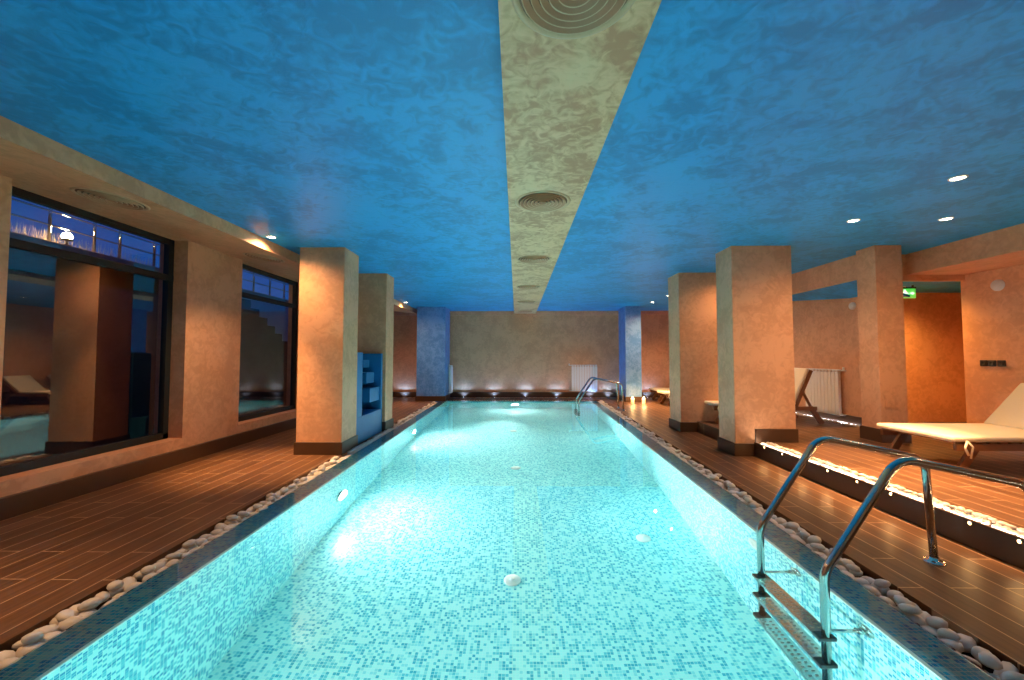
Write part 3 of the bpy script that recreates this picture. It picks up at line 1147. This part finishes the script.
# ------------------------------------------------------------------ candles
for x, t in ((3.17, 'left of the pair before the right blue column'), (3.48, 'right of the pair before the right blue column')):
    o = empty('candle', 'glowing amber candle ' + t, 'candle', (x, 11.62, 0.0), group='candles by the blue column')
    bm = bmesh.new()
    lathe(bm, [(0.0, 0.0), (0.042, 0.0), (0.045, 0.02), (0.045, 0.15), (0.040, 0.155), (0.036, 0.14), (0, 0.138)], 24)
    link('wax', bm, M['wax'], o)
    bm = bmesh.new()
    lathe(bm, [(0.0, 0.138), (0.010, 0.150), (0.013, 0.165), (0.006, 0.19), (0.0, 0.205)], 14)
    link('flame', bm, M['flame'], o)
    pl = bpy.data.lights.new('candle_light', 'POINT')
    pl.energy = 9
    pl.color = (1, 0.55, 0.2)
    pl.shadow_soft_size = 0.03
    po = bpy.data.objects.new('candle_light', pl)
    COL.objects.link(po)
    po.location = (0, -0.02, 0.24)
    po.parent = o

# ------------------------------------------------------------------ right wall fittings
def disc_fitting(loc, label, r=0.075):
    o = empty('wall_speaker', label, 'wall fitting', loc)
    bm = bmesh.new()
    mt = Matrix.Rotation(-PI / 2, 4, 'Y')
    lathe(bm, [(r, 0.0), (r, 0.012), (r * .86, 0.03), (r * .80, 0.034)], 32, mt)
    link('rim', bm, M['white_plastic'], o)
    bm = bmesh.new()
    lathe(bm, [(r * .80, 0.032), (r * .4, 0.046), (0, 0.05)], 32, mt)
    link('dome', bm, M['white_plastic'], o)


disc_fitting((RIGHT, 5.62, 2.265), 'round white wall fitting high on right wall above the black sockets', 0.078)
disc_fitting((PART, 6.85, 2.14), 'round white wall fitting above the right radiator, beside slim column', 0.062)

for y, t in ((5.83, 'leftmost of the three on right wall'), (5.73, 'middle of the three on right wall'), (5.62, 'rightmost of the three on right wall')):
    o = empty('socket', 'black wall socket plate, ' + t, 'socket', (RIGHT, y, 1.215), group='row of black sockets')
    bm = bmesh.new()
    box(bm, -0.014, 0.0, -0.046, 0.046, -0.042, 0.042, 0.006)
    link('plate', bm, M['black_plastic'], o)
    bm = bmesh.new()
    lathe(bm, [(0.026, 0.0), (0.026, 0.006), (0.022, 0.006), (0.020, 0.002), (0, 0.002)], 20, Matrix.Translation((-0.014, 0, 0)) @ Matrix.Rotation(-PI / 2, 4, 'Y'))
    link('insert', bm, M['black_plastic'], o)

# exit sign hung from the lowered soffit
ex = empty('exit_sign', 'green lit emergency exit sign hanging beside the slim right column', 'exit sign', (5.93, 6.42, 2.405), -0.1)
bm = bmesh.new()
box(bm, -0.16, 0.16, -0.012, 0.012, -0.20, -0.055, 0.003)
link('panel', bm, M['exit_green'], ex)
bm = bmesh.new()
box(bm, -0.165, 0.165, -0.02, 0.02, -0.055, -0.03, 0.003)
box(bm, -0.14, -0.12, -0.008, 0.008, -0.03, 0.0)
box(bm, 0.12, 0.14, -0.008, 0.008, -0.03, 0.0)
link('housing', bm, M['black_plastic'], ex)
bm = bmesh.new()


def flat(pts, y=-0.0125):
    bm.faces.new([bm.verts.new((-x, y, z)) for x, z in pts[::-1]])
    bm.faces.new([bm.verts.new((-x, -y, z)) for x, z in pts])


flat([(0.075, -0.185), (0.135, -0.185), (0.135, -0.07), (0.075, -0.07)])                       # doorway
flat([(-0.01 + 0.014 * math.cos(k * PI / 5), -0.083 + 0.014 * math.sin(k * PI / 5)) for k in range(10)])   # head
flat([(-0.035, -0.10), (0.01, -0.10), (0.005, -0.145), (-0.03, -0.145)])                        # trunk
flat([(0.005, -0.10), (0.05, -0.125), (0.045, -0.137), (0.0, -0.118)])
flat([(-0.03, -0.10), (-0.065, -0.135), (-0.055, -0.142), (-0.025, -0.118)])
flat([(-0.012, -0.145), (0.005, -0.145), (0.045, -0.175), (0.038, -0.188)])
flat([(-0.03, -0.145), (-0.012, -0.145), (-0.035, -0.188), (-0.055, -0.188)])
flat([(-0.145, -0.128), (-0.11, -0.10), (-0.11, -0.118), (-0.08, -0.118), (-0.08, -0.138), (-0.11, -0.138), (-0.11, -0.156)])
link('pictogram', bm, M['exit_white'], ex)

# ------------------------------------------------------------------ outside the windows
bm = bmesh.new()
box(bm, -30, -5.85, -8, 30, 2.3, 2.67)
box(bm, -6.0, -5.85, -8, 30, -0.2, 2.67)
struct(link('wall_outside', bm, M['dark_concrete']))
bm = bmesh.new()
box(bm, -6.0, WL - TH, -8, 30, -0.4, -0.1)
struct(link('ground_outside', bm, M['dark_concrete']))
bm = bmesh.new()
box(bm, -6.10, -5.82, -8, 30, 2.67, 2.74, 0.01)
struct(link('trim_4', bm, M['concrete']))
# stairs climbing along the retaining wall, seen through the smaller window
st = bmesh.new()
for k in range(10):
    box(st, -5.80, -5.2, 7.6 + k * 0.27, 7.6 + (k + 1) * 0.27, -0.1, 2.4 - k * 0.15)
tag(link('outdoor_stairs', st, M['dark_concrete']), 'dark concrete stairs outside descending behind the smaller window', 'stairs')
bm = bmesh.new()
box(bm, -5.86, -5.83, 7.2, 14, -0.1, 2.66)
struct(link('wall_outside_dusk_tone', bm, M['dusk_tone']))  # added pale sheet standing in for dusk light behind the stairs
# railing
rl = empty('terrace_railing', 'steel terrace railing with posts and thin bars outside the left windows', 'railing', (-5.96, 0, 2.74))
ys = [3.7, 4.3, 5.07, 5.62, 5.99, 6.57, 6.74, 7.3, 7.9, 8.5, 9.1, 9.7, 10.3, 10.9, 11.5]
for y in ys:
    bm = bmesh.new()
    tube(bm, [(0, y, 0), (0, y, 0.92)], 0.018, 10)
    link('post', bm, M['steel'], rl)
for z, r in ((0.24, 0.012), (0.42, 0.012), (0.66, 0.012), (0.92, 0.02)):
    bm = bmesh.new()
    tube(bm, [(0, ys[0] - 0.3, z), (0, ys[-1] + 0.3, z)], r, 8)
    link('rail_bar', bm, M['steel'], rl)
# flood lamp on the terrace edge
fl = empty('terrace_lamp', 'glaring warm flood lamp on the terrace edge behind the large window', 'outdoor lamp', (-5.90, 5.22, 2.74))
bm = bmesh.new()
lathe(bm, [(0.0, 0.0), (0.05, 0.0), (0.05, 0.02), (0.012, 0.025), (0.012, 0.07), (0.06, 0.08), (0.055, 0.10), (0, 0.10)], 20)
link('lamp_base', bm, M['black_plastic'], fl)
bm = bmesh.new()
bmesh.ops.create_icosphere(bm, subdivisions=2, radius=0.055, matrix=Matrix.Translation((0, 0, 0.13)))
link('lamp_globe', bm, M['lamp_warm'], fl, smooth=True)
# grass fringe lit by the lamp
bm = bmesh.new()
rg = random.Random(11)
for k in range(900):
    y = rg.uniform(4.2, 8.4)
    x = -6.22 + rg.uniform(-.1, .1)
    h = rg.uniform(0.16, 0.34)
    dx, dy = rg.uniform(-.06, .06), rg.uniform(-.06, .06)
    v = [bm.verts.new(p) for p in ((x, y - .004, 2.672), (x, y + .004, 2.672), (x + dx, y + dy, 2.672 + h))]
    bm.faces.new(v)
tag(link('terrace_grass', bm, M['grass']), 'fringe of dry grass behind the terrace edge lit by the lamp', 'grass', kind='stuff')
# far hills
bm = bmesh.new()
prev = None
for k in range(61):
    y = -100 + k * 12
    h = 26 + 16 * math.sin(k * 0.21 + 0.6) + 8 * math.sin(k * 0.53)
    cur = [bm.verts.new((-300, y, -5)), bm.verts.new((-330, y, h)), bm.verts.new((-420, y, -5))]
    if prev:
        bm.faces.new((prev[0], cur[0], cur[1], prev[1]))
        bm.faces.new((prev[1], cur[1], cur[2], prev[2]))
    prev = cur
struct(link('hills_outside', bm, M['hill']))
